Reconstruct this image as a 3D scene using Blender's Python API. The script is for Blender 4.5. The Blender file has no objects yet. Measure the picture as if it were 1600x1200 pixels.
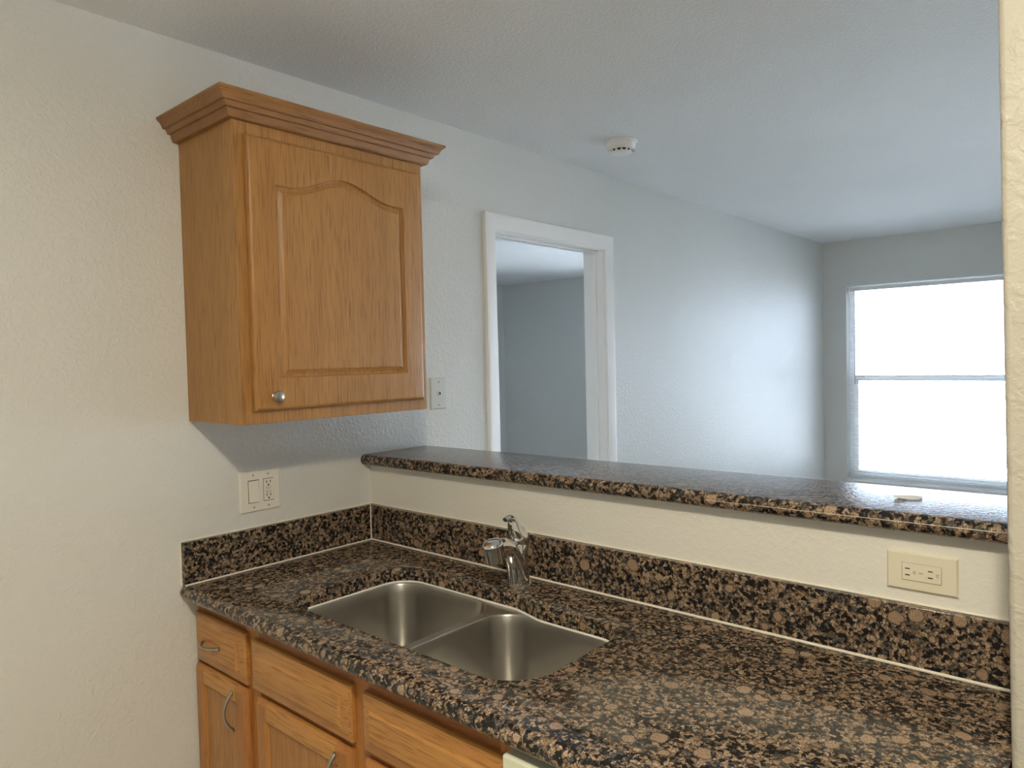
import bpy, bmesh, math, random
from mathutils import Vector, Matrix
random.seed(7)
S = bpy.context.scene
C = S.collection
PI = math.pi

# ------------------------------------------------------------------ materials
def new_mat(name, base=(.8, .8, .8), rough=.5, metal=0., spec=.5):
    m = bpy.data.materials.new(name); m.use_nodes = True
    nt = m.node_tree; b = nt.nodes['Principled BSDF']
    b.inputs['Base Color'].default_value = (*base, 1)
    b.inputs['Roughness'].default_value = rough
    b.inputs['Metallic'].default_value = metal
    b.inputs['Specular IOR Level'].default_value = spec
    return m, nt, b

def node(nt, t, **kw):
    n = nt.nodes.new(t)
    for k, v in kw.items():
        if k in n.inputs.keys() if isinstance(k, str) else False: n.inputs[k].default_value = v
        else: setattr(n, k, v)
    return n

def mapped(nt, scale=(1, 1, 1)):
    tc = nt.nodes.new('ShaderNodeTexCoord'); mp = nt.nodes.new('ShaderNodeMapping')
    mp.inputs['Scale'].default_value = scale
    nt.links.new(tc.outputs['Object'], mp.inputs['Vector'])
    return mp.outputs['Vector']

def noise(nt, vec, scale, detail=4., rough=.5, dist=0.):
    n = nt.nodes.new('ShaderNodeTexNoise')
    n.inputs['Scale'].default_value = scale; n.inputs['Detail'].default_value = detail
    n.inputs['Roughness'].default_value = rough; n.inputs['Distortion'].default_value = dist
    nt.links.new(vec, n.inputs['Vector'])
    return n

def ramp(nt, fac, stops, mode='LINEAR'):
    r = nt.nodes.new('ShaderNodeValToRGB'); e = r.color_ramp.elements; r.color_ramp.interpolation = mode
    while len(e) < len(stops): e.new(.5)
    for q, (p, c) in zip(e, stops):
        q.position = p; q.color = (*c, 1) if len(c) == 3 else c
    nt.links.new(fac, r.inputs['Fac'])
    return r.outputs['Color']

def mix(nt, fac, a, b, mode='MIX'):
    m = nt.nodes.new('ShaderNodeMix'); m.data_type = 'RGBA'; m.blend_type = mode
    for sock, v in ((m.inputs[0], fac), (m.inputs[6], a), (m.inputs[7], b)):
        if hasattr(v, 'links'): nt.links.new(v, sock)
        elif isinstance(v, (int, float)): sock.default_value = v
        else: sock.default_value = (*v, 1)
    return m.outputs[2]

def mth(nt, op, a, b=None):
    m = nt.nodes.new('ShaderNodeMath'); m.operation = op
    for i, v in enumerate((a, b)):
        if v is None: continue
        if hasattr(v, 'links'): nt.links.new(v, m.inputs[i])
        else: m.inputs[i].default_value = v
    return m.outputs[0]

def bump(nt, b, h, strength, dist):
    n = nt.nodes.new('ShaderNodeBump'); n.inputs['Strength'].default_value = strength
    n.inputs['Distance'].default_value = dist
    nt.links.new(h, n.inputs['Height']); nt.links.new(n.outputs['Normal'], b.inputs['Normal'])

def paint(name, base, rough=.42, amp=1., scale=1., spec=.5):
    m, nt, b = new_mat(name, base, rough, spec=spec)
    v = mapped(nt)
    big = noise(nt, v, 70 * scale, 3, .5, .6)
    blob = ramp(nt, big.outputs['Fac'], [(.47, (0, 0, 0)), (.62, (1, 1, 1))])
    fine = noise(nt, v, 260 * scale, 2, .6)
    h = mix(nt, .45, blob, fine.outputs['Fac'])
    bump(nt, b, h, .52 * amp, .0024)
    tone = noise(nt, v, 1.7, 3, .6)
    nt.links.new(mix(nt, 1., base, ramp(nt, tone.outputs['Fac'], [(.3, (.965, .965, .965)), (.7, (1, 1, 1))]), 'MULTIPLY'), b.inputs['Base Color'])
    return m

def granite(name, wave=.08):
    m, nt, b = new_mat(name, (.1, .07, .05), .1, spec=.42)
    v = mapped(nt)
    def warp(vec, scale, amt):
        nz = noise(nt, vec, scale, 3, .6)
        cen = nt.nodes.new('ShaderNodeVectorMath'); cen.operation = 'SUBTRACT'
        nt.links.new(nz.outputs['Color'], cen.inputs[0]); cen.inputs[1].default_value = (.5, .5, .5)
        off = nt.nodes.new('ShaderNodeVectorMath'); off.operation = 'SCALE'
        nt.links.new(cen.outputs[0], off.inputs[0]); off.inputs['Scale'].default_value = amt
        add = nt.nodes.new('ShaderNodeVectorMath'); nt.links.new(vec, add.inputs[0]); nt.links.new(off.outputs[0], add.inputs[1])
        return add.outputs[0]
    dv = warp(v, 120, .011); dw = warp(v, 45, .014)
    def voro(scale, vec, feature='F1'):
        n = nt.nodes.new('ShaderNodeTexVoronoi'); n.feature = feature
        n.inputs['Scale'].default_value = scale; nt.links.new(vec, n.inputs['Vector'])
        return n
    def chan(col):
        q = nt.nodes.new('ShaderNodeSeparateColor'); nt.links.new(col, q.inputs[0]); return q.outputs
    # grains a few millimetres across: brown, black, some grey, clumped by a larger noise
    g = voro(130, dv); gs = chan(g.outputs['Color'])
    cl = noise(nt, v, 42, 3, .55)
    pick = mth(nt, 'ADD', mth(nt, 'MULTIPLY', gs[0], .60), mth(nt, 'MULTIPLY', cl.outputs['Fac'], .80))
    fine = ramp(nt, pick, [(0, (.29, .20, .132)), (.46, (.40, .295, .205)), (.575, (.23, .158, .105)), (.69, (.07, .052, .04)), (.735, (.010, .010, .011)), (.93, (.05, .052, .052)), (.97, (.11, .11, .10))], 'CONSTANT')
    # dark hairlines between grains and pepper inside them
    e = voro(100, dv, 'DISTANCE_TO_EDGE')
    fine = mix(nt, ramp(nt, e.outputs['Distance'], [(.02, (.9, .9, .9)), (.075, (0, 0, 0))]), fine, (.014, .012, .012))
    sp = noise(nt, v, 520, 2, .6)
    fine = mix(nt, ramp(nt, sp.outputs['Fac'], [(.56, (0, 0, 0)), (.63, (.85, .85, .85))]), fine, (.02, .017, .016))
    # rounded ovals one to three centimetres across with a paler core and a dark peppered rim
    o = voro(27, dw); os_ = chan(o.outputs['Color'])
    rad = mth(nt, 'SUBTRACT', mth(nt, 'MULTIPLY', os_[0], .62), .16)
    inside = mth(nt, 'LESS_THAN', o.outputs['Distance'], rad)
    core = mth(nt, 'LESS_THAN', o.outputs['Distance'], mth(nt, 'SUBTRACT', rad, .065))
    oval = mix(nt, os_[1], (.30, .205, .135), (.41, .30, .21))
    oval = mix(nt, ramp(nt, sp.outputs['Fac'], [(.52, (0, 0, 0)), (.60, (.8, .8, .8))]), oval, (.07, .045, .03))
    rim_c = mix(nt, ramp(nt, sp.outputs['Fac'], [(.47, (0, 0, 0)), (.53, (1, 1, 1))]), (.17, .12, .085), (.02, .018, .018))
    col = mix(nt, inside, fine, rim_c)
    col = mix(nt, core, col, oval)
    nt.links.new(col, b.inputs['Base Color'])
    rn = noise(nt, v, 90, 2)
    nt.links.new(ramp(nt, rn.outputs['Fac'], [(.35, (.09, .09, .09)), (.7, (.15, .15, .15))]), b.inputs['Roughness'])
    w = noise(nt, v, 110, 3, .6)
    bump(nt, b, w.outputs['Fac'], wave, .002)
    return m

def oak(name, axis, light, dark, pore, rough=.38, figure=.5, seed=0., bumpy=.06):
    m, nt, b = new_mat(name, light, rough, spec=.45)
    sc = [1, 1, 1]; sc[axis] = .07
    v0 = mapped(nt, sc)
    ad = nt.nodes.new('ShaderNodeVectorMath'); nt.links.new(v0, ad.inputs[0]); ad.inputs[1].default_value = (seed, seed * .7, seed * 1.3)
    v = ad.outputs[0]
    n1 = noise(nt, v, 14, 4, .55, .4)
    base = ramp(nt, n1.outputs['Fac'], [(.3, dark), (.68, light)])
    # arched growth rings
    n2 = noise(nt, v, 5.5, 2, .5)
    rings = mth(nt, 'FRACT', mth(nt, 'MULTIPLY', n2.outputs['Fac'], 26.))
    line = ramp(nt, rings, [(0, (1, 1, 1)), (.16, (.25, .25, .25)), (.5, (0, 0, 0)), (.9, (.2, .2, .2)), (1, (1, 1, 1))])
    base = mix(nt, mth(nt, 'MULTIPLY', line, figure), base, dark)
    # pores, long thin flecks
    sp = [1, 1, 1]; sp[axis] = .035
    vp = mapped(nt, sp)
    n3 = noise(nt, vp, 330, 2, .5)
    fl = ramp(nt, n3.outputs['Fac'], [(.53, (0, 0, 0)), (.66, (.75, .75, .75))])
    base = mix(nt, fl, base, pore)
    nt.links.new(base, b.inputs['Base Color'])
    bump(nt, b, n3.outputs['Fac'], bumpy, .001)
    return m

M = {}
M['wall'] = paint('wall_paint', (.718, .727, .718), .42)
M['half'] = paint('half_wall_paint', (.79, .785, .74), .45, .45)
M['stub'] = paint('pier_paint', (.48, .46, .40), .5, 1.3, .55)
M['ceil'] = paint('ceiling_paint', (.83, .85, .87), .7, .9, 1.3, .25)
M['trim'] = new_mat('white_trim_gloss', (.94, .94, .94), .28)[0]
M['vinyl'] = new_mat('white_vinyl', (.93, .94, .95), .35)[0]
M['granite'] = granite('brown_granite')
M['granite_bar'] = granite('brown_granite_wavy_polish', .6)
M['caulk'] = new_mat('cream_caulk', (.78, .74, .65), .55)[0]
M['silicone'] = new_mat('white_silicone', (.86, .85, .82), .4)[0]
UP_L, UP_D, UP_P = (.43, .222, .066), (.335, .160, .044), (.19, .084, .022)
M['oak_v'] = oak('oak_vertical', 2, UP_L, UP_D, UP_P, .40, .8, 3.)
M['oak_side'] = oak('oak_side_panel', 2, (.40, .21, .064), (.33, .163, .048), UP_P, .45, .3, 9.)
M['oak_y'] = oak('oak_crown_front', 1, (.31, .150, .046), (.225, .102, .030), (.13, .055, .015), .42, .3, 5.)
BL, BD, BP = (.49, .225, .060), (.36, .145, .036), (.24, .09, .022)
M['base_v'] = oak('honey_oak_vertical', 2, BL, BD, BP, .33, .5, 11.)
M['base_x'] = oak('honey_oak_horizontal', 0, (.53, .275, .080), (.39, .170, .044), BP, .33, .4, 17.)
M['base_frame'] = oak('honey_oak_frame', 2, (.31, .112, .029), (.25, .082, .021), (.16, .048, .012), .36, .3, 23.)
M['base_frame_x'] = oak('honey_oak_rail', 0, (.30, .108, .029), (.235, .08, .021), (.16, .048, .012), .36, .3, 29.)
M['base_panel'] = oak('honey_oak_panel', 2, (.50, .265, .080), (.36, .160, .043), BP, .35, .9, 31.)
def steel():
    m, nt, b = new_mat('brushed_steel', (.58, .56, .52), .30, 1.)
    v2 = mapped(nt); n2 = noise(nt, v2, 9, 3, .55)
    nt.links.new(ramp(nt, n2.outputs['Fac'], [(.35, (.54, .52, .48)), (.65, (.61, .59, .55))]), b.inputs['Base Color'])
    b.inputs['Anisotropic'].default_value = .75; b.inputs['Anisotropic Rotation'].default_value = .25
    tg = nt.nodes.new('ShaderNodeTangent'); tg.direction_type = 'RADIAL'; tg.axis = 'Z'
    nt.links.new(tg.outputs[0], b.inputs['Tangent'])
    return m
M['steel'] = steel()
M['chrome'] = new_mat('polished_chrome', (.75, .75, .75), .05, 1.)[0]
M['nickel'] = new_mat('brushed_nickel', (.40, .37, .32), .32, 1.)[0]
M['cream'] = new_mat('cream_plastic', (.76, .72, .58), .35)[0]
M['ivory'] = new_mat('ivory_plastic', (.80, .78, .72), .35)[0]
M['painted_plate'] = new_mat('painted_over_plate', (.62, .64, .62), .42)[0]
M['white_pl'] = new_mat('white_plastic', (.88, .88, .87), .4)[0]
M['dark'] = new_mat('dark_opening', (.01, .01, .01), .6)[0]
M['dark_slot'] = new_mat('dark_brass_slot', (.03, .022, .012), .5)[0]
M['screw'] = new_mat('dull_screw', (.33, .31, .27), .4, .6)[0]
M['dish'] = new_mat('white_enamel', (.74, .75, .62), .3)[0]
M['dish_grey'] = new_mat('grey_panel', (.42, .45, .46), .3)[0]
M['scrap'] = new_mat('pale_flake', (.92, .92, .92), .6)[0]
def tiles():
    m, nt, b = new_mat('beige_floor_tile', (.5, .45, .38), .4)
    v = mapped(nt)
    br = nt.nodes.new('ShaderNodeTexBrick'); nt.links.new(v, br.inputs['Vector']); br.offset = 0
    br.inputs['Scale'].default_value = 1; br.inputs['Brick Width'].default_value = .33; br.inputs['Row Height'].default_value = .33
    br.inputs['Mortar Size'].default_value = .004
    br.inputs['Color1'].default_value = (.56, .50, .42, 1); br.inputs['Color2'].default_value = (.52, .47, .39, 1); br.inputs['Mortar'].default_value = (.35, .32, .28, 1)
    nt.links.new(br.outputs['Color'], b.inputs['Base Color'])
    return m
M['floor'] = tiles()
def pavement():
    m, nt, b = new_mat('pale_pavement', (.62, .62, .60), .9)
    n = noise(nt, mapped(nt), .8, 5, .6)
    nt.links.new(ramp(nt, n.outputs['Fac'], [(.3, (.55, .55, .54)), (.7, (.66, .66, .65))]), b.inputs['Base Color'])
    return m
M['ground'] = pavement()
M['car'] = new_mat('white_car_paint', (.82, .83, .84), .25)[0]
M['car_glass'] = new_mat('tinted_car_glass', (.03, .05, .07), .05)[0]
M['tyre'] = new_mat('tyre_rubber', (.05, .05, .05), .8)[0]
M['alloy'] = new_mat('wheel_alloy', (.7, .7, .7), .3, .8)[0]
def glass():
    m = bpy.data.materials.new('window_glass'); m.use_nodes = True; nt = m.node_tree
    nt.nodes.remove(nt.nodes['Principled BSDF']); out = nt.nodes['Material Output']
    t = nt.nodes.new('ShaderNodeBsdfTransparent'); t.inputs[0].default_value = (.94, .96, .96, 1)
    g = nt.nodes.new('ShaderNodeBsdfGlossy'); g.inputs['Roughness'].default_value = .02
    f = nt.nodes.new('ShaderNodeFresnel'); f.inputs[0].default_value = 1.45
    x = nt.nodes.new('ShaderNodeMixShader')
    nt.links.new(f.outputs[0], x.inputs[0]); nt.links.new(t.outputs[0], x.inputs[1]); nt.links.new(g.outputs[0], x.inputs[2])
    nt.links.new(x.outputs[0], out.inputs[0])
    return m
M['glass'] = glass()
def slat_mat():
    m = bpy.data.materials.new('white_slat'); m.use_nodes = True; nt = m.node_tree
    b = nt.nodes['Principled BSDF']; b.inputs['Base Color'].default_value = (.86, .87, .88, 1); b.inputs['Roughness'].default_value = .4
    return m
M['slat'] = slat_mat()

# ------------------------------------------------------------------ mesh helpers
class MB:
    def __init__(s): s.v = []; s.f = []
    def add(s, vs, fs):
        n = len(s.v); s.v += [tuple(v) for v in vs]; s.f += [tuple(i + n for i in f) for f in fs]; return s
    def box(s, x0, y0, z0, x1, y1, z1):
        return s.add([(x0,y0,z0),(x1,y0,z0),(x1,y1,z0),(x0,y1,z0),(x0,y0,z1),(x1,y0,z1),(x1,y1,z1),(x0,y1,z1)],
                     [(0,3,2,1),(4,5,6,7),(0,1,5,4),(1,2,6,5),(2,3,7,6),(3,0,4,7)])
    def rings(s, rings, cap0=True, cap1=True, closed=True):
        n = len(rings[0]); vs = [p for r in rings for p in r]; fs = []
        for k in range(len(rings) - 1):
            for i in range(n if closed else n - 1):
                j = (i + 1) % n
                fs.append((k*n+i, k*n+j, (k+1)*n+j, (k+1)*n+i))
        if cap0: fs.append(tuple(range(n))[::-1])
        if cap1: fs.append(tuple(range((len(rings)-1)*n, len(rings)*n)))
        return s.add(vs, fs)
    def prism(s, poly, axis, a, b):
        def p(q, t):
            q = list(q); q.insert(axis, t); return tuple(q)
        return s.rings([[p(q, a) for q in poly], [p(q, b) for q in poly]])
    def lathe(s, prof, c, axis=2, n=32, cap0=True, cap1=True):
        # prof: (radius, height) along +axis from c
        rs = []
        ax = [(1, 2), (2, 0), (0, 1)][axis]
        for r, h in prof:
            ring = []
            for i in range(n):
                a = 2*PI*i/n; p = list(c); p[axis] += h; p[ax[0]] += r*math.cos(a); p[ax[1]] += r*math.sin(a); ring.append(tuple(p))
            rs.append(ring)
        return s.rings(rs, cap0, cap1)
    def tube(s, path, rad, n=16, squash=None):
        path = [Vector(p) for p in path]
        if not hasattr(rad, '__len__'): rad = [rad]*len(path)
        rs = []; up = None
        for i, p in enumerate(path):
            t = (path[min(i+1, len(path)-1)] - path[max(i-1, 0)]).normalized()
            if up is None:
                up = Vector((0,0,1)) if abs(t.z) < .9 else Vector((1,0,0))
            sx = t.cross(up).normalized(); up = sx.cross(t).normalized()
            q = rad[i]; qa, qb = (q, q) if not hasattr(q, '__len__') else q
            rs.append([tuple(p + sx*qa*math.cos(2*PI*k/n) + up*qb*math.sin(2*PI*k/n)) for k in range(n)])
        return s.rings(rs)
    def build(s, name, mat, parent=None, bevel=0., seg=2, smooth=40, origin=None):
        me = bpy.data.meshes.new(name)
        vs = s.v
        if origin is not None: vs = [(x-origin[0], y-origin[1], z-origin[2]) for x, y, z in vs]
        me.from_pydata(vs, [], s.f); me.validate()
        bm = bmesh.new(); bm.from_mesh(me); bmesh.ops.recalc_face_normals(bm, faces=bm.faces); bm.to_mesh(me); bm.free()
        if smooth:
            me.polygons.foreach_set('use_smooth', [True]*len(me.polygons)); me.set_sharp_from_angle(angle=math.radians(smooth))
        me.materials.append(mat)
        o = bpy.data.objects.new(name, me); C.objects.link(o)
        if parent is not None: o.parent = parent
        elif origin is not None: o.location = origin
        if bevel:
            b = o.modifiers.new('Bevel', 'BEVEL'); b.width = bevel; b.segments = seg; b.limit_method = 'ANGLE'; b.angle_limit = math.radians(40)
        return o

def smooth_path(pts, n=8):
    P = [Vector(p) for p in pts]; out = []
    for i in range(len(P)-1):
        p0 = P[max(i-1, 0)]; p1 = P[i]; p2 = P[i+1]; p3 = P[min(i+2, len(P)-1)]
        for k in range(n):
            t = k/n
            out.append(.5*((2*p1) + (p2-p0)*t + (2*p0-5*p1+4*p2-p3)*t*t + (3*p1-p0-3*p2+p3)*t**3))
    out.append(P[-1]); return out

def rounded(corners, n=8):
    out = []; L = len(corners)
    for i, (x, y, r) in enumerate(corners):
        p = Vector((x, y)); a = Vector(corners[i-1][:2]); b = Vector(corners[(i+1) % L][:2])
        u = (a-p).normalized(); v = (b-p).normalized()
        ang = u.angle(v); tl = r/math.tan(ang/2)
        s, e = p+u*tl, p+v*tl
        bis = (u+v).normalized(); c = p + bis*(r/math.sin(ang/2))
        a0 = math.atan2(s.y-c.y, s.x-c.x); a1 = math.atan2(e.y-c.y, e.x-c.x)
        d = (a1-a0+PI) % (2*PI) - PI
        for k in range(n+1): out.append((c.x+r*math.cos(a0+d*k/n), c.y+r*math.sin(a0+d*k/n)))
    return out

def offset(poly, d):           # poly counter-clockwise: d > 0 grows
    out = []; L = len(poly)
    for i in range(L):
        a = Vector(poly[i-1]); p = Vector(poly[i]); b = Vector(poly[(i+1) % L])
        t = (b-a).normalized(); out.append((p.x + t.y*d, p.y - t.x*d))
    return out

def fill_loops(loops):          # plane faces with holes, every loop a list of 3D points
    bm = bmesh.new(); edges = []
    for lp in loops:
        vs = [bm.verts.new(p) for p in lp]
        edges += [bm.edges.new((vs[i], vs[(i+1) % len(vs)])) for i in range(len(vs))]
    bmesh.ops.triangle_fill(bm, use_beauty=True, edges=edges)
    bm.verts.index_update()
    r = ([tuple(v.co) for v in bm.verts], [tuple(v.index for v in f.verts) for f in bm.faces]); bm.free()
    return r

def empty(name, loc, label, cat, group=None):
    o = bpy.data.objects.new(name, None); C.objects.link(o); o.location = loc; o.empty_display_size = .05
    o['label'] = label; o['category'] = cat
    if group: o['group'] = group
    return o
def tag(o, label, cat): o['label'] = label; o['category'] = cat; return o
def struct(o): o['kind'] = 'structure'; return o

# ------------------------------------------------------------------ sizes (metres): x along the counter, y into the living room, z up
H = 2.44; YF = 4.746; WT = .115
DY0, DY1, DZ = .672, 1.468, 2.062          # door opening
WX0, WX1, WZ0, WZ1 = .186, 1.72, .450, 2.066  # window opening
GX0, GX1, GZ = 2.60, 3.90, 2.06             # unseen sliding glass door right of the window, added for ambient daylight
ZC = .915; ZS = 1.037; ZB = 1.215; XS, YS = 1.881, -.30
KZ0, KZ1, KY0, KY1, KX = 1.3765, 2.151, -.628, .001, .301
BX, BY0, BY1, BEDF = -3.93, .0, 5.10, 5.10

# ------------------------------------------------------------------ setting
b = MB(); b.box(-WT, -3.3, 0, 0, DY0-.018, H); b.box(-WT, DY0-.018, DZ+.018, 0, DY1+.018, H); b.box(-WT, DY1+.018, 0, 0, YF+.12, H)
struct(b.build('wall_left', M['wall'], smooth=0))
b = MB(); b.box(0, YF, 0, WX0, YF+.12, H); b.box(WX1, YF, 0, GX0, YF+.12, H); b.box(GX1, YF, 0, 4.3, YF+.12, H); b.box(GX0, YF, GZ, GX1, YF+.12, H); b.box(WX0, YF, 0, WX1, YF+.12, WZ0); b.box(WX0, YF, WZ1, WX1, YF+.12, H)
struct(b.build('wall_back', M['wall'], smooth=0))
struct(MB().box(4.3, -3.3, 0, 4.4, YF+.12, H).build('wall_right', M['wall'], smooth=0))
struct(MB().box(-WT, -3.4, 0, 4.4, -3.3, H).build('wall_front', M['wall'], smooth=0))
struct(MB().box(0, 0, 0, XS+.02, .115, ZB-.038).build('wall_half', M['half'], smooth=0))
PX = lambda z: 1.8834-.0156*(z-.917)          # the end wall is a touch out of plumb
struct(MB().prism([(PX(0), 0), (2.75, 0), (2.75, H), (PX(H), H)], 1, YS, .32).build('wall_pier', M['stub'], bevel=.008, seg=3))
struct(MB().box(-4.05, -3.4, H, 4.4, 5.3, H+.1).build('ceiling', M['ceil'], smooth=0))
struct(MB().box(-4.05, -3.4, -.1, 4.4, 5.3, 0).build('floor', M['floor'], smooth=0))
struct(MB().box(BX-.1, BY0-.1, 0, BX, BY1+.12, H).build('wall_bedroom_left', M['wall'], smooth=0))
struct(MB().box(BX, BY0-.1, 0, -WT, BY0, H).build('wall_bedroom_front', M['wall'], smooth=0))
b = MB(); U0, U1 = -2.60, -.30
b.box(BX, BY1, 0, U0, BY1+.12, H); b.box(U1, BY1, 0, 0, BY1+.12, H); b.box(U0, BY1, 0, U1, BY1+.12, WZ0); b.box(U0, BY1, WZ1, U1, BY1+.12, H)
struct(b.build('wall_bedroom_back', M['wall'], smooth=0))
struct(MB().box(-WT, YF+.12, 0, 0, BY1, H).build('wall_bedroom_right', M['wall'], smooth=0))

# doorway: jambs, stops and mitred casing on both faces of the wall
d = MB(); J = .018
d.box(-WT-.001, DY0-J, 0, .001, DY0, DZ+J); d.box(-WT-.001, DY1, 0, .001, DY1+J, DZ+J); d.box(-WT-.001, DY0, DZ, .001, DY1, DZ+J)
door = struct(d.build('door_1', M['trim'], bevel=.0015))
s_ = MB()
s_.box(-.075, DY0, 0, -.040, DY0+.011, DZ); s_.box(-.075, DY1-.011, 0, -.040, DY1, DZ); s_.box(-.075, DY0+.011, DZ-.011, -.040, DY1-.011, DZ)
s_.build('door_stop', M['trim'], door, bevel=.002)
prof = [(0, 0), (0, .009), (.004, .012), (.012, .0125), (.018, .014), (.030, .0155), (.048, .0165), (.058, .017), (.064, .016), (.066, .013), (.066, 0)]
def casing(x0, sgn):
    r = []
    rev = .006
    for (dd, h) in prof:
        dd += rev; x = x0 + sgn*h
        r.append([(x, DY0-dd, 0), (x, DY0-dd, DZ+dd), (x, DY1+dd, DZ+dd), (x, DY1+dd, 0)])
    m = MB(); n = 4; vs = [p for q in r for p in q]; fs = []
    for k in range(len(r)-1):
        for i in range(3): fs.append((k*n+i, k*n+i+1, (k+1)*n+i+1, (k+1)*n+i))
    return m.add(vs, fs)
casing(0, 1).build('casing', M['trim'], door, smooth=25)
casing(-WT, -1).build('casing', M['trim'], door, smooth=25)

# living room window: single-hung frame set in a drywall recess
def window(name, x0, x1, z0, z1, yw):
    yf = yw+.075
    f = MB(); t = .038
    f.box(x0, yf, z0+.02, x0+t, yf+.05, z1); f.box(x1-t, yf, z0+.02, x1, yf+.05, z1); f.box(x0+t, yf, z1-t, x1-t, yf+.05, z1); f.box(x0+t, yf, z0+.02, x1-t, yf+.05, z0+.02+t)
    w = struct(f.build(name, M['vinyl'], bevel=.003))
    zm = z0 + (z1-z0)*.53
    r = MB(); r.box(x0+t, yf-.004, zm-.022, x1-t, yf+.03, zm+.022); r.box(x0+t, yf-.012, zm+.014, x1-t, yf-.004, zm+.022)
    r.build('meeting_rail', M['vinyl'], w, bevel=.003)
    l = MB()
    l.box(x0+t, yf+.005, z0+.02+t, x0+t+.03, yf+.028, zm-.022); l.box(x1-t-.03, yf+.005, z0+.02+t, x1-t, yf+.028, zm-.022); l.box(x0+t+.03, yf+.005, z0+.02+t, x1-t-.03, yf+.028, z0+.02+t+.035)
    l.build('lower_sash', M['vinyl'], w, bevel=.003)
    MB().box(x0+t+.03, yf+.015, z0+.02+t+.035, x1-t-.03, yf+.019, zm-.022).build('pane', M['glass'], w, smooth=0)
    MB().box(x0+t, yf+.034, zm+.022, x1-t, yf+.038, z1-t).build('pane', M['glass'], w, smooth=0)
    sl = MB(); sl.box(x0+.001, yw-.012, z0, x1-.001, yw+.12, z0+.02)
    sl.build('sill', M['vinyl'], w, bevel=.004)
    return w
window('window_1', WX0, WX1, WZ0, WZ1, YF)
window('window_2', U0, U1, WZ0, WZ1, BY1)  # unseen bedroom window, inferred from daylight there, widened to brighten the room

f = MB(); t = .05
f.box(GX0, YF+.03, 0, GX0+t, YF+.10, GZ); f.box(GX1-t, YF+.03, 0, GX1, YF+.10, GZ); f.box(GX0+t, YF+.03, GZ-t, GX1-t, YF+.10, GZ); f.box(GX0+t, YF+.03, 0, GX1-t, YF+.10, .03)
gxm = (GX0+GX1)/2; f.box(gxm-.035, YF+.04, .03, gxm+.035, YF+.09, GZ-t)
gd = struct(f.build('added_glass_door', M['vinyl'], bevel=.003))  # unseen door, added to let extra daylight into the living room
for a, c in ((GX0+t, gxm-.035), (gxm+.035, GX1-t)): MB().box(a, YF+.06, .03, c, YF+.064, GZ-t).build('pane', M['glass'], gd, smooth=0)

# ------------------------------------------------------------------ mini blind
bl = empty('window_blind', (WX0, YF+.035, WZ0+.02), 'white horizontal mini blind with open slats hanging in the bright window', 'blind')
o = (WX0, YF+.035, WZ0+.02)
bx0, bx1 = WX0+.006, WX1-.006; yb = YF+.035
zt_ = WZ1-.012; zbt = WZ0+.066
MB().box(bx0, yb-.014, zt_-.030, bx1, yb+.014, zt_).build('headrail', M['slat'], bl, bevel=.002, origin=o)
MB().box(bx0, yb-.013, zbt-.030, bx1, yb+.013, zbt-.012).build('bottom_rail', M['slat'], bl, bevel=.004, origin=o)
sm = MB(); z = zbt+.004
while z < zt_-.04:
    y0, y1 = yb-.010, yb+.010; tilt = .0012
    ring = []
    for x in (bx0+.004, bx1-.004):
        ring.append([(x, y0, z-tilt), (x, yb, z+.0018), (x, y1, z+tilt), (x, y1, z+tilt-.0006), (x, yb, z+.0012), (x, y0, z-tilt-.0006)])
    sm.rings(ring); z += .0208
sm.build('slat', M['slat'], bl, smooth=0, origin=o)
cd = MB()
for x in (bx0+.12, (bx0+bx1)/2, bx1-.12):
    for y in (yb-.0125, yb+.0125): cd.box(x-.0007, y-.0005, zbt-.02, x+.0007, y+.0005, zt_-.02)
cd.build('ladder_cord', M['slat'], bl, smooth=0, origin=o)
MB().tube([(bx0+.052, yb-.017, zt_-.02), (bx0+.053, yb-.02, 1.6), (bx0+.054, yb-.02, 1.255)], [.003, .003, .004], 8).build('tilt_wand', new_mat('clear_grey_wand', (.45, .47, .5), .25)[0], bl, origin=o)

# ------------------------------------------------------------------ wall cabinet
wc = empty('wall_cabinet', (0, (KY0+KY1)/2, KZ0), 'oak wall cabinet with one arched panel door and crown molding', 'cabinet')
wo = (0, (KY0+KY1)/2, KZ0)
MB().box(.001, KY0, KZ0, KX-.018, KY1, KZ1+.03).build('body', M['oak_side'], wc, bevel=.0008, origin=wo)
ff = MB(); a0, a1 = KX-.018, KX
ff.box(a0, KY0, KZ0, a1, KY0+.042, KZ1+.03); ff.box(a0, KY1-.042, KZ0, a1, KY1, KZ1+.03); ff.box(a0, KY0+.042, KZ0, a1, KY1-.042, KZ0+.05); ff.box(a0, KY0+.042, KZ1-.05, a1, KY1-.042, KZ1+.03)
ff.build('face_frame', M['oak_v'], wc, bevel=.0006, origin=wo)
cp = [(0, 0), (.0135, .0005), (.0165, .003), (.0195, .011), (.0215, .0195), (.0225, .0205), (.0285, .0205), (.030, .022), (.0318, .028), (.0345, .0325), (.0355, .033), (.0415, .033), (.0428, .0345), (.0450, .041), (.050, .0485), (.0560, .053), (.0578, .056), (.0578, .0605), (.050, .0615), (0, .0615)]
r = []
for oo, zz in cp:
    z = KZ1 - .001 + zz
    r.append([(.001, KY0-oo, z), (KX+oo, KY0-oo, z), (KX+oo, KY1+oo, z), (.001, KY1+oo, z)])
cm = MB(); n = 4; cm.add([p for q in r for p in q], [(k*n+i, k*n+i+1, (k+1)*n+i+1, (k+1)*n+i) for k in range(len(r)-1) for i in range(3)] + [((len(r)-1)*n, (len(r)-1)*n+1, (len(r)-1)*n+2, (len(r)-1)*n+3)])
cm.build('crown_molding', M['oak_y'], wc, smooth=30, origin=wo)
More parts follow.
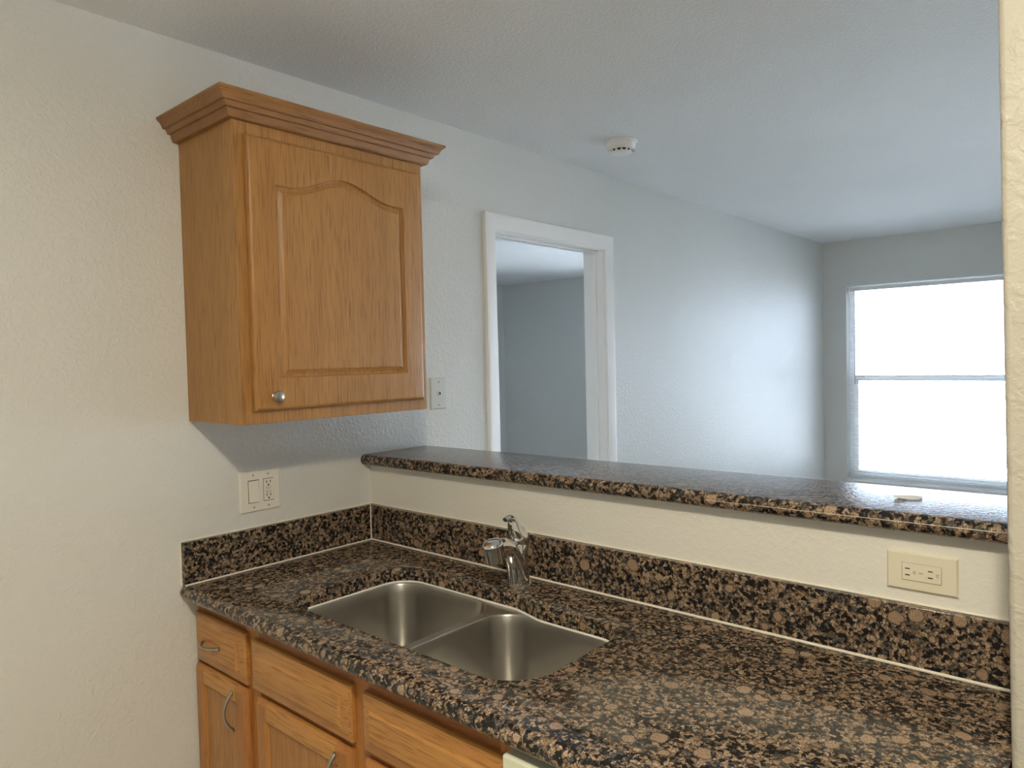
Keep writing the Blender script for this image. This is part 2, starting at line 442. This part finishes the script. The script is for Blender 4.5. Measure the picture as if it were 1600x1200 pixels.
# arched thermofoil door: nested outlines routed into one slab
def arch_outline(y0, y1, z0, zsh, rise, half, dd, N=28):
    y0 += dd; y1 -= dd; z0 += dd; c = (y0+y1)/2
    pts = []
    for k in range(N): pts.append((y0+(y1-y0)*k/N, z0))
    def top(y):
        u = (y-c)/half
        return zsh - dd + (rise*math.cos(PI*u/2)**2 if abs(u) < 1 else 0.)
    for k in range(N): pts.append((y1, z0+(top(y1)-z0)*k/N))
    for k in range(N):
        y = y1+(y0-y1)*k/N; pts.append((y, top(y)))
    for k in range(N): pts.append((y0, top(y0)+(z0-top(y0))*k/N))
    return pts
DX = .3205
oy0, oy1, oz0, oz1 = -.600, -.0215, 1.4095, 2.118
outer = lambda dd: arch_outline(oy0, oy1, oz0, oz1, 0, 1, dd)
inner = lambda dd: arch_outline(-.523, -.092, 1.494, 1.999, .046, .175, dd)
rg = [(outer(0), KX+.001), (outer(0), DX-.0105), (outer(.0015), DX-.0055), (outer(.0045), DX-.0022), (outer(.0085), DX-.0004), (outer(.0105), DX), (inner(0), DX), (inner(.0012), DX-.0038), (inner(.004), DX-.0072), (inner(.0065), DX-.0080), (inner(.009), DX-.0072), (inner(.0165), DX-.0022), (inner(.0195), DX-.0008), (inner(.0205), DX+.0008), (inner(.0225), DX+.0012), (inner(.03), DX+.0012)]
dm = MB(); dm.rings([[(x, y, z) for y, z in q] for q, x in rg])
wd = dm.build('door', M['oak_v'], wc, smooth=28, origin=wo)
kc = (DX, -.546, 1.446)
kn = MB().lathe([(.0085, 0), (.0085, .002), (.0055, .004), (.0055, .011), (.010, .014), (.0148, .018), (.0155, .021), (.0140, .0245), (.009, .0265), (.003, .0272)], kc, 0, 24)
k = kn.build('knob', M['nickel'], wd, origin=wo)
k['label'] = 'round brushed nickel knob'

# ------------------------------------------------------------------ countertop with sink cut-out
YE = -.672; NR = .0205
hole = rounded([(.350, -.557, .070), (1.158, -.557, .105), (1.158, -.178, .075), (.900, -.178, .10), (.800, -.150, .10), (.350, -.150, .085)], 9)
ct = MB(); zt0 = ZC; zb0 = ZC-.041; hx = XS-.0005
xr = hx
def hl(dd, z): return [(x, y, z) for x, y in offset(hole, dd)]
outer_t = [(0.001, YE+NR, ZC), (xr, YE+NR, ZC), (xr, -.001, ZC), (.001, -.001, ZC)]
outer_b = [(x, y, zb0) for x, y, z in outer_t]
ct.add(*fill_loops([outer_t, hl(.004, ZC)])); ct.add(*fill_loops([outer_b, hl(0, zb0)]))
ct.rings([hl(.004, ZC), hl(.0012, ZC-.0012), hl(0, ZC-.004), hl(0, zb0)], False, False)
nose = [(YE+NR-NR*math.sin(PI*k/14), ZC-NR+NR*math.cos(PI*k/14)) for k in range(15)]
ct.rings([[(.001, y, z) for y, z in nose], [(xr, y, z) for y, z in nose]], False, False, closed=False)
ct.add([(.001, -.001, ZC), (.001, -.001, zb0), (xr, -.001, zb0), (xr, -.001, ZC)], [(0, 1, 2, 3)])
def weld(o, d=.0004):
    bm = bmesh.new(); bm.from_mesh(o.data); bmesh.ops.remove_doubles(bm, verts=bm.verts, dist=d); bmesh.ops.recalc_face_normals(bm, faces=bm.faces); bm.to_mesh(o.data); bm.free()
    o.data.polygons.foreach_set('use_smooth', [True]*len(o.data.polygons)); o.data.set_sharp_from_angle(angle=math.radians(40))
top = ct.build('countertop', M['granite']); weld(top)
tag(top, 'brown and black speckled granite kitchen countertop with a cut-out for the sink', 'countertop')

# backsplashes with caulk lines
BT = .021
bs = MB().box(.001, -.665, ZC+.0002, BT, -.001, ZS).build('backsplash', M['granite'], bevel=.0015)
tag(bs, 'short granite backsplash strip on the left wall under the light switch', 'backsplash')
cb = MB()
cb.tube([(BT+.001, -.665, ZC+.0030), (BT+.001, -BT, ZC+.0030)], .0028, 8)
cb.tube([(.002, -.665, ZS+.001), (.002, -.002, ZS+.001)], .0026, 8)
cb.tube([(.002, -.6665, ZC), (.002, -.6665, ZS)], .0030, 8)
cb.build('caulk_bead', M['caulk'], bs)
bb = MB().box(BT, -BT, ZC+.0002, XS-.0015, -.0005, ZS).build('backsplash', M['granite'], bevel=.0015)
tag(bb, 'long granite backsplash along the half wall behind the sink', 'backsplash')
cb = MB()
cb.tube([(BT, -BT-.001, ZC+.0035), (XS, -BT-.001, ZC+.0035)], .0033, 8)
cb.tube([(.002, -.002, ZS+.001), (XS, -.002, ZS+.001)], .0026, 8)
cb.tube([(BT+.0005, -BT-.0005, ZC), (BT+.0005, -BT-.0005, ZS)], .0024, 8)
cb.build('caulk_bead', M['caulk'], bb)

# raised bar top: bullnose along both long edges, the slab sits a hair out of level
br_ = MB(); R_ = .0185; yk, yl = -.042, .2775
prof = [(yk+R_-R_*math.sin(PI*k/12), R_*math.cos(PI*k/12)) for k in range(13)] + [(yl-R_+R_*math.sin(PI*k/12), -R_*math.cos(PI*k/12)) for k in range(13)]
bz = lambda x: ZB-R_-.0025+.0035*x
br_.rings([[(x, y, bz(x)+z) for y, z in prof] for x in (.001, XS-.004)])
bar = br_.build('bar_top', M['granite_bar'], smooth=45)
tag(bar, 'raised granite breakfast bar top resting on the cream half wall', 'countertop')
MB().add([(x, yk-.0004+.004*0, bz(x)+dz) for x, dz in ((1.28, .001), (XS-.006, .0042), (XS-.006, .0054), (1.28, .0016))], [(0, 1, 2, 3)]).build('highlight_line', M['caulk'], bar, smooth=0)  # cream strip painting in the highlight along the bar's front edge

# ------------------------------------------------------------------ sink
sk = empty('kitchen_sink', (.75, -.355, .645), 'stainless steel double bowl undermount sink set in granite counter', 'sink')
so = (.75, -.355, .645)
ZR = zb0-.0015
bowlL = rounded([(.354, -.553, .075), (.742, -.553, .075), (.742, -.154, .095), (.354, -.154, .095)], 10)
bowlR = rounded([(.768, -.553, .085), (1.152, -.553, .11), (1.152, -.172, .085), (.768, -.160, .095)], 10)
rimo = [(.325, -.590), (1.19, -.590), (1.19, -.115), (.325, -.115)]
rm = MB(); rm.add(*fill_loops([[(x, y, ZR) for x, y in rimo], [(x, y, ZR) for x, y in offset(bowlL, .003)], [(x, y, ZR) for x, y in offset(bowlR, .003)]]))
rm.build('rim', M['steel'], sk, origin=so)
for nm, bw, dr in (('left', bowlL, (.55, -.33)), ('right', bowlR, (.955, -.34))):
    rs = []
    for dd, z in ((.003, ZR), (.0008, ZR-.001), (-.0005, ZR-.004), (-.002, ZR-.03), (-.010, ZR-.185)): rs.append([(x, y, z) for x, y in offset(bw, dd)])
    for k in range(1, 9):
        a = PI/2*k/8; rs.append([(x, y, ZR-.185-.036*math.sin(a)) for x, y in offset(bw, -.010-.036*(1-math.cos(a)))])
    c = dr
    last = rs[-1]
    rs.append([(c[0]+(p[0]-c[0])*.25, c[1]+(p[1]-c[1])*.25, last[0][2]-.004) for p in last])
    m = MB(); m.rings(rs, False, True)
    bo = m.build('bowl', M['steel'], sk, smooth=60, origin=so)
    MB().lathe([(.043, 0), (.045, .003), (.038, .004), (.034, .001), (.012, -.0005), (.004, .006), (.001, .007)], (c[0], c[1], last[0][2]-.003), 2, 28).build('drain', M['nickel'], bo, origin=so)
sb = MB()
sp_ = [(x, y, zb0+.0005) for x, y in offset(hole, .0005)]
sb.tube([(x, y, zb0+.0010) for x, y in offset(hole, -.0012)][20:]+[(x, y, zb0+.0010) for x, y in offset(hole, -.0012)][:1], .0030, 6)
sb.build('caulk_bead', M['silicone'], sk, origin=so)

# ------------------------------------------------------------------ faucet
fx, fy = .757, -.088
fc = empty('kitchen_faucet', (fx, fy, ZC), 'chrome single lever faucet with pull-out spout behind the sink', 'faucet')
fo = (fx, fy, ZC)
MB().lathe([(.031, 0), (.0315, .004), (.030, .008), (.027, .020), (.0252, .045), (.0240, .085), (.0238, .112), (.0228, .1135), (.0228, .1150)], (fx, fy, ZC), 2, 40).build('body', M['chrome'], fc, origin=fo)
MB().lathe([(.0240, .1150), (.0250, .1175), (.0255, .124), (.0250, .134), (.0232, .144), (.0195, .153), (.0140, .159), (.007, .162), (.001, .163)], (fx, fy, ZC), 2, 40).build('cap', M['chrome'], fc, origin=fo)
lv = smooth_path([(fx-.002, fy-.003, ZC+.136), (fx-.003, fy-.011, ZC+.152), (fx-.004, fy-.016, ZC+.170), (fx-.004, fy-.021, ZC+.183), (fx-.004, fy-.033, ZC+.1895), (fx-.004, fy-.050, ZC+.187)], 6)
L = len(lv); MB().tube(lv, [(.0205*(1-t)**1.3+.0082, .0165*(1-t)**1.2+.0055) for t in [i/(L-1) for i in range(L)]], 20).build('lever', M['chrome'], fc, smooth=70, origin=fo)
spth = smooth_path([(fx, fy-.004, ZC+.006), (fx, fy-.010, ZC+.040), (fx, fy-.020, ZC+.074), (fx, fy-.036, ZC+.102), (fx, fy-.060, ZC+.119), (fx, fy-.088, ZC+.122)], 7)
L = len(spth); MB().tube(spth, [(.0305*(1-t)+.021*t, .029*(1-t)+.0165*t) for t in [i/(L-1) for i in range(L)]], 24).build('spout', M['chrome'], fc, smooth=60, origin=fo)
hd = MB().lathe([(.0215, -.028), (.0235, -.027), (.0242, -.022), (.0255, .004), (.0268, .012), (.0272, .016), (.0255, .0215), (.0205, .0262), (.012, .0290), (.002, .0297)], (0, 0, 0), 2, 36)
Rm = Matrix.Rotation(math.radians(12), 4, 'X')
hd.v = [tuple(Rm @ Vector((v[0], v[1]*1.12, v[2])) + Vector((fx, fy-.101, ZC+.1165))) for v in hd.v]
h = hd.build('spray_head', M['chrome'], fc, smooth=50, origin=fo)

# ------------------------------------------------------------------ base cabinets
FY = -.622; PY = -.642
def raised_front(x0, x1, z0, z1, arch=False):
    m = MB(); rr = []
    def rect(dx, y): return [(x0+dx, y, z0+dx), (x1-dx, y, z0+dx), (x1-dx, y, z1-dx), (x0+dx, y, z1-dx)]
    rr = [rect(0, FY-.0005), rect(0, PY+.010), rect(.003, PY+.006), rect(.0295, PY), rect(.0342, PY-.0050), rect(.0355, PY-.0055), rect(.038, PY-.0055)]
    return m.rings(rr)
def bow_pull(p0, p1, out=.024):
    a, c = Vector(p0), Vector(p1); pts = []; rad = []
    for i in range(17):
        t = i/16; w = math.sin(PI*t)**.8
        pts.append(a.lerp(c, t) + Vector((0, -out*w - .0005, 0))); rad.append((.0036+.003*w if False else .0055-.0012*w, .0042-.0008*w))
    m = MB().tube(pts, rad, 12)
    for q in (a, c): m.lathe([(.0062, -.003), (.0058, .001)], (q.x, q.y, q.z), 1, 12)
    return m
def cabinet_door(x0, x1, z0, z1, parent, o):
    w = .054
    fr = MB()
    # stiles and rails as one mitre-free frame with an eased outer edge
    def rect(d, y): return [(x0+d, y, z0+d), (x1-d, y, z0+d), (x1-d, y, z1-d), (x0+d, y, z1-d)]
    fr.rings([rect(0, FY-.0005), rect(0, PY+.012), rect(.004, PY+.006), rect(.011, PY), rect(w-.010, PY), rect(w-.006, PY+.003), rect(w, PY+.0075), rect(w+.002, PY+.011)], True, False)
    dr = fr.build('door', M['base_v'], parent, smooth=25, origin=o)
    MB().box(x0+w-.004, PY+.0085, z0+w-.004, x1-w+.004, PY+.012, z1-w+.004).build('panel', M['base_panel'], dr, origin=o)
    rl = MB()
    rl.prism([(PY-.0004, z1-w+.0105), (PY-.0004, z1-.0113), (PY+.0056, z1-.0036), (PY+.0119, z1+.0004), (PY+.0185, z1+.0004), (PY+.0185, z1-w+.0105)], 0, x0+w, x1-w)
    rl.build('rail', M['base_x'], dr, bevel=.0003, origin=o)
    return dr
def body(x0, x1, o, parent, stiles):
    MB().box(x0, FY+.019, .10, x1, -.004, ZC-.043).build('body', M['base_frame'], parent, origin=o)
    for a, c in stiles: MB().box(a, FY, .10, c, FY+.019, ZC-.043).build('stile', M['base_v'], parent, bevel=.0006, origin=o)
    ins = sorted(stiles)
    for (a, c), (e, g) in zip(ins, ins[1:]):
        for z0, z1 in ((.827, ZC-.043), (.685, .715), (.10, .14)):
            MB().box(c, FY, z0, e, FY+.019, z1).build('rail', M['base_frame_x'], parent, bevel=.0006, origin=o)
    MB().box(x0+.002, FY+.07, .0005, x1-.002, FY+.085, .10).build('toe_kick', M['base_frame'], parent, origin=o)
o1 = (.153, -.31, 0)
c1 = empty('base_cabinet', o1, 'narrow honey oak base cabinet with a drawer and door against the left wall', 'cabinet')
body(.003, .3025, o1, c1, [(.003, .034), (.2705, .3025)])
dw1 = raised_front(.013, .287, .700, .838).build('drawer', M['base_x'], c1, smooth=25, origin=o1)
bow_pull((.078, PY-.005, .770), (.168, PY-.005, .770)).build('handle', M['nickel'], dw1, origin=o1)
cd1 = cabinet_door(.006, .290, .125, .689, c1, o1)
bow_pull((.2215, PY, .666), (.2215, PY, .566)).build('handle', M['nickel'], cd1, origin=o1)
o2 = (.753, -.31, 0)
c2 = empty('sink_base_cabinet', o2, 'wide honey oak sink base cabinet with two false drawer fronts and doors', 'cabinet')
MB().box(.304, FY+.019, .10, 1.203, FY+.04, .64).build('body', M['base_frame'], c2, origin=o2)
f = MB(); f.box(.304, FY+.04, .10, .322, -.004, ZC-.043); f.box(1.185, FY+.04, .10, 1.203, -.004, ZC-.043); f.box(.322, -.016, .10, 1.185, -.004, .62); f.box(.322, FY+.04, .10, 1.185, -.016, .118)
f.build('carcass', M['base_frame'], c2, origin=o2)
for a, c in ((.304, .336), (.7365, .7875), (1.168, 1.203)): MB().box(a, FY, .10, c, FY+.019, ZC-.043).build('stile', M['base_v'], c2, bevel=.0006, origin=o2)
for a, c in ((.336, .7365), (.7875, 1.168)):
    for z0, z1, dy in ((.827, ZC-.043, 0), (.685, .715, 0), (.10, .14, 0)):
        MB().box(a, FY+dy, z0, c, FY+.019, z1).build('rail', M['base_frame_x'], c2, bevel=.0006, origin=o2)
MB().box(.306, FY+.07, .0005, 1.201, FY+.085, .10).build('toe_kick', M['base_frame'], c2, origin=o2)
for x0, x1 in ((.320, .740), (.783, 1.187)):
    raised_front(x0, x1, .703, .831).build('false_drawer_front', M['base_x'], c2, smooth=25, origin=o2)
dA = cabinet_door(.337, .738, .125, .686, c2, o2)
bow_pull((.684, PY, .664), (.684, PY, .568)).build('handle', M['nickel'], dA, origin=o2)
dB = cabinet_door(.786, 1.186, .125, .686, c2, o2)
bow_pull((.838, PY, .664), (.838, PY, .568)).build('handle', M['nickel'], dB, origin=o2)

# dishwasher
o3 = (1.51, -.31, 0)
dwsh = empty('dishwasher', o3, 'white built-in dishwasher under the counter right of the oak cabinets', 'dishwasher')
MB().box(1.211, FY+.005, .0015, 1.815, -.02, ZC-.044).build('body', M['dish'], dwsh, origin=o3)
MB().box(1.2075, -.662, .12, 1.817, FY+.004, .70).build('door', M['dish'], dwsh, bevel=.006, origin=o3)
MB().box(1.2075, -.662, .704, 1.817, FY+.004, .857).build('control_panel', M['dish'], dwsh, bevel=.004, origin=o3)
MB().box(1.276, -.6645, .735, 1.790, -.6615, .8585).build('control_strip', M['dish_grey'], dwsh, bevel=.001, origin=o3)

# ------------------------------------------------------------------ wall plates
def plate_on_left(y0, y1, z0, z1, th): return MB().box(.0005, y0, z0, th, y1, z1)
o4 = (0, -.421, 1.148)
sp = empty('switch_plate', o4, 'ivory two-gang plate with rocker switch and outlet on the left wall', 'wall plate')
def frame_plate(y0, y1, z0, z1, th, inset, holes):
    m = MB()
    outer_b = [(0, y0, z0), (0, y1, z0), (0, y1, z1), (0, y0, z1)]
    i = inset
    outer_f = [(th, y0+i, z0+i), (th, y1-i, z0+i), (th, y1-i, z1-i), (th, y0+i, z1-i)]
    m.rings([outer_b, [(th*.5, y0, z0), (th*.5, y1, z0), (th*.5, y1, z1), (th*.5, y0, z1)], outer_f], True, True)
    return m
ya, yb_, za, zb_ = -.4865, -.3555, 1.085, 1.2095
frame_plate(ya, yb_, za, zb_, .0065, .003, 0).build('plate', M['ivory'], sp, origin=o4)
ysw, yrc = -.4435, -.3945; zm_ = (za+zb_)/2
rk = MB(); rk.box(.004, ysw-.0175, zm_-.0345, .0070, ysw+.0175, zm_+.0345)
bz_ = rk.build('switch_bezel', M['dark_slot'], sp, origin=o4)
q = MB(); q.add([(.006, ysw-.0160, zm_-.0325), (.006, ysw+.0165, zm_-.0335), (.006, ysw+.0165, zm_+.0325), (.006, ysw-.0160, zm_+.0320),
                 (.0115, ysw-.0160, zm_-.0325), (.0115, ysw+.0165, zm_-.0335), (.0078, ysw+.0165, zm_+.0325), (.0078, ysw-.0160, zm_+.0320)],
                [(0,3,2,1),(4,5,6,7),(0,1,5,4),(1,2,6,5),(2,3,7,6),(3,0,4,7)])
q.build('rocker', M['ivory'], sp, bevel=.0008, origin=o4)
MB().box(.004, yrc-.0172, zm_-.0345, .0068, yrc+.0172, zm_+.0345).build('outlet_gap', M['dark_slot'], sp, origin=o4)
gf = MB().box(.005, yrc-.0160, zm_-.0330, .0078, yrc+.0168, zm_+.0330).build('receptacle', M['ivory'], sp, bevel=.0008, origin=o4)
for zc_ in (zm_+.0215, zm_-.0185):
    for dy in (-.0062, .0062): MB().box(.0075, yrc+dy-.0011, zc_-.0015, .0082, yrc+dy+.0011, zc_+.0065).build('slot', M['dark'], gf, smooth=0, origin=o4)
    MB().lathe([(.0028, .0075), (.0028, .0082)], (0, yrc, zc_-.0075), 0, 12).build('ground_hole', M['dark'], gf, smooth=0, origin=o4)
for z0_ in (zm_+.0035, zm_-.0085):
    MB().box(.0076, yrc-.0075, z0_-.0005, .0081, yrc+.0075, z0_+.0055).build('button_gap', M['dark_slot'], gf, smooth=0, origin=o4)
    MB().box(.0079, yrc-.0063, z0_+.0004, .0086, yrc+.0067, z0_+.0049).build('test_button', M['ivory'], gf, smooth=0, origin=o4)
for y in (ysw, yrc):
    for z in (zm_+.0485, zm_-.0485):
        MB().lathe([(.0029, .006), (.0026, .0074)], (0, y, z), 0, 12).build('screw', M['screw'], sp, origin=o4)

o5 = (0, .327, 1.405)
ph = empty('phone_jack', o5, 'small painted-over phone jack plate beside the wall cabinet', 'wall plate')
frame_plate(.287, .366, 1.3445, 1.4660, .0075, .004, 0).build('plate', M['painted_plate'], ph, origin=o5)
jk = MB().box(.006, .318, 1.397, .0135, .334, 1.413).build('jack', M['ivory'], ph, bevel=.001, origin=o5)
MB().box(.0132, .3215, 1.400, .0138, .3305, 1.4105).build('opening', M['dark'], jk, smooth=0, origin=o5)
for z in (1.449, 1.3615): MB().lathe([(.0034, .007), (.0030, .0086)], (0, .3265, z), 0, 12).build('screw', M['screw'], ph, origin=o5)

o6 = (1.708, 0, 1.10)
ot = empty('outlet', o6, 'cream outlet plate mounted sideways on the half wall under the bar', 'outlet')
def pl_y(x0, x1, z0, z1, th, i):
    m = MB(); rr = []
    for y, d in ((0, 0), (-th*.55, 0), (-th, i)): rr.append([(x0+d, y, z0+d), (x1-d, y, z0+d), (x1-d, y, z1-d), (x0+d, y, z1-d)])
    return m.rings(rr)
pl_y(1.6475, 1.7685, 1.0640, 1.1375, .0075, .003).build('plate', M['cream'], ot, origin=o6)
cx, cz = 1.7080, 1.1005
MB().box(cx-.0340, -.0079, cz-.0172, cx+.0340, -.004, cz+.0172).build('outlet_gap', M['screw'], ot, origin=o6)
rc = MB().box(cx-.0334, -.0088, cz-.0166, cx+.0334, -.005, cz+.0166).build('receptacle', M['cream'], ot, bevel=.0008, origin=o6)
for sg in (-1, 1):
    xx = cx + sg*.0195 - .003
    for dz in (-.0062, .0062): MB().box(xx-.0052, -.0092, cz+dz-.0010, xx+.0030, -.0085, cz+dz+.0010).build('slot', M['dark_slot'], rc, smooth=0, origin=o6)
    xx = cx + sg*.0195 + .0085
    ring = []
    for i in range(20):
        a = .6 + (2*PI-1.2)*i/19
        ring.append((xx+.0023*math.cos(a), -.0091, cz+.0023*math.sin(a)))
    MB().tube(ring, .0007, 6).build('ground_hole', M['screw'], rc, origin=o6)
MB().box(cx-.004, -.0092, cz-.0008, cx+.003, -.0086, cz+.0008).build('center_mark', M['screw'], rc, smooth=0, origin=o6)

# ------------------------------------------------------------------ smoke detector
o7 = (.357, 1.088, H)
sd = empty('smoke_detector', o7, 'round white smoke detector on the living room ceiling', 'smoke detector')
MB().lathe([(.069, -.0005), (.069, -.006), (.067, -.009), (.064, -.010)], o7, 2, 48).build('base', M['white_pl'], sd, origin=o7)
MB().lathe([(.0605, -.010), (.061, -.018), (.0595, -.026), (.056, -.0315), (.051, -.0345), (.045, -.035)], o7, 2, 48).build('cover', M['white_pl'], sd, origin=o7)
MB().lathe([(.042, -.0345), (.042, -.0440)], o7, 2, 48).build('vent', M['dark'], sd, origin=o7)
rb = MB()
for i in range(12):
    a = 2*PI*i/12+.1; c_, s__ = math.cos(a), math.sin(a); t = .004
    P = [(o7[0]+r*c_-t*sg*s__, o7[1]+r*s__+t*sg*c_) for r, sg in ((.041, -1), (.0455, -1), (.0455, 1), (.041, 1))]
    rb.prism(P, 2, H-.0450, H-.0340)
rb.build('rib', M['white_pl'], sd, smooth=0, origin=o7)
MB().lathe([(.046, -.0438), (.046, -.0455), (.041, -.0490), (.030, -.0515), (.001, -.0525)], o7, 2, 48).build('dome', M['white_pl'], sd, origin=o7)
MB().lathe([(.011, -.034), (.011, -.043), (.008, -.0445), (.001, -.045)], (o7[0]+.038, o7[1]+.030, H), 2, 20).build('test_button', new_mat('grey_button', (.5, .5, .52), .4)[0], sd, origin=o7)

# ------------------------------------------------------------------ pale scrap on the bar
pts = []
for i in range(26):
    a = 2*PI*i/26
    x = .030*math.cos(a); y = (.0125 + .004*math.cos(a) - .0055*math.cos(2*a+.3))*math.sin(a)*1.2 + .002*math.sin(3*a)
    pts.append((x, y))
sc_ = MB(); xb, yb2 = 1.655, .125; zz = bz(xb)+R_
sc_.rings([[(xb+x*.72+y*.69, yb2+x*.69-y*.72, zz+.0004+dz+.004*max(0, -x/.03)**2) for x, y in pts] for dz in (0, .0022)])
tag(sc_.build('scrap', M['scrap'], smooth=0), 'small flat pale scrap lying on the bar top near the window end', 'scrap')

# ------------------------------------------------------------------ outside: pavement and a white car
ZG = -3.3
struct(MB().box(-60, 5.6, ZG-.2, 80, 120, ZG).build('ground', M['ground'], smooth=0))
oc = Vector((1.2, 31.0, ZG))
car = empty('car', oc, 'white car parked outside, seen faintly through the lower window sash', 'car')
prof_b = [(-2.15, .30), (-2.2, .55), (-2.12, .78), (-1.25, .93), (1.55, .98), (2.05, .92), (2.15, .62), (2.1, .32)]
rr = []
for y, k in ((-.88, .96), (-.80, 1.), (.80, 1.), (.88, .96)): rr.append([(x*k, y, .6+(z-.6)*k) for x, z in prof_b])
MB().rings(rr).build('body', M['car'], car, bevel=.04, seg=3)
cab = [(-1.3, .93), (-.55, 1.42), (.75, 1.45), (1.6, .97)]
MB().rings([[(x, -.78, z) if z < 1 else (x*.96, -.62, z) for x, z in cab], [(x, .78, z) if z < 1 else (x*.96, .62, z) for x, z in cab]]).build('cabin', M['car'], car, bevel=.05, seg=3)
for sg in (-1, 1):
    w = MB(); w.add([(-1.0, sg*.775, 1.0), (-.08, sg*.775, 1.0), (-.08, sg*.655, 1.36), (-.5, sg*.655, 1.36), (0, sg*.775, 1.0), (1.2, sg*.775, 1.0), (.7, sg*.655, 1.36), (0, sg*.655, 1.36)], [(0, 1, 2, 3), (4, 5, 6, 7)])
    w.build('side_window', M['car_glass'], car, smooth=0)
    for x in (-1.35, 1.32):
        wh = MB().lathe([(.20, -.10), (.31, -.09), (.32, -.05), (.32, .05), (.31, .09), (.20, .10)], (x, sg*.80, .322), 1, 32).build('wheel', M['tyre'], car)
        MB().lathe([(.21, -.112), (.19, -.114), (.05, -.105), (.05, .105), (.19, .114), (.21, .112)], (x, sg*.80, .322), 1, 20).build('rim', M['alloy'], wh)

# ------------------------------------------------------------------ light
W = bpy.data.worlds.new('sky'); S.world = W; W.use_nodes = True
bg = W.node_tree.nodes['Background']; bg.inputs[0].default_value = (.68, .80, 1.0, 1); bg.inputs[1].default_value = 9.0
def area(name, loc, rot, sx, sy, power, col=(1, 1, 1), shape='RECTANGLE', portal=False):
    l = bpy.data.lights.new(name, 'AREA'); l.shape = shape; l.size = sx; l.size_y = sy; l.energy = power; l.color = col
    o = bpy.data.objects.new(name, l); C.objects.link(o); o.location = loc; o.rotation_euler = rot
    if portal: l.cycles.is_portal = True
    return o
area('window_portal', ((WX0+WX1)/2, YF+.16, (WZ0+WZ1)/2), (-PI/2, 0, 0), WX1-WX0, WZ1-WZ0, 1, portal=True)
area('added_door_portal', ((GX0+GX1)/2, YF+.16, GZ/2), (-PI/2, 0, 0), GX1-GX0, GZ, 1, portal=True)
area('window_portal', ((U0+U1)/2, BY1+.16, (WZ0+WZ1)/2), (-PI/2, 0, 0), U1-U0, WZ1-WZ0, 1, portal=True)
kl = bpy.data.lights.new('ceiling_lamp', 'POINT'); kl.energy = 25; kl.color = (1.0, .88, .66); kl.shadow_soft_size = .07
ko = bpy.data.objects.new('ceiling_lamp', kl); C.objects.link(ko); ko.location = (2.04, -1.50, 2.335)
area('ceiling_lamp_lens', (2.06, -1.51, 2.40), (0, 0, 0), .15, .15, 26, (1.0, .88, .66), 'DISK')
sun = bpy.data.lights.new('sun', 'SUN'); sun.energy = 290; sun.angle = .01; sun.color = (.86, .92, 1)
sno = bpy.data.objects.new('sun', sun); C.objects.link(sno); sno.rotation_euler = (math.radians(3), math.radians(33), 0)
# ------------------------------------------------------------------ camera
cam = bpy.data.cameras.new('camera'); co = bpy.data.objects.new('camera', cam); C.objects.link(co)
R_c = Vector((.75094415, .65995703, -.02322926)); U_c = Vector((-.00535999, .04126661, .99913379)); F_c = Vector((-.66034397, .75016917, -.03452629))
m = Matrix((( R_c.x, U_c.x, -F_c.x, 2.02357), (R_c.y, U_c.y, -F_c.y, -1.54043), (R_c.z, U_c.z, -F_c.z, 1.52903), (0, 0, 0, 1)))
co.matrix_world = m
cam.sensor_width = 36; cam.sensor_fit = 'HORIZONTAL'; cam.lens = 36*1119.355/1600; cam.clip_start = .02; cam.clip_end = 300
S.camera = co
S.view_settings.view_transform = 'Standard'; S.view_settings.look = 'None'; S.view_settings.gamma = 1; S.view_settings.use_curve_mapping = False
S.view_settings.exposure = 0.
S.cycles.max_bounces = 14; S.cycles.diffuse_bounces = 8; S.cycles.transparent_max_bounces = 16; S.cycles.use_denoising = True
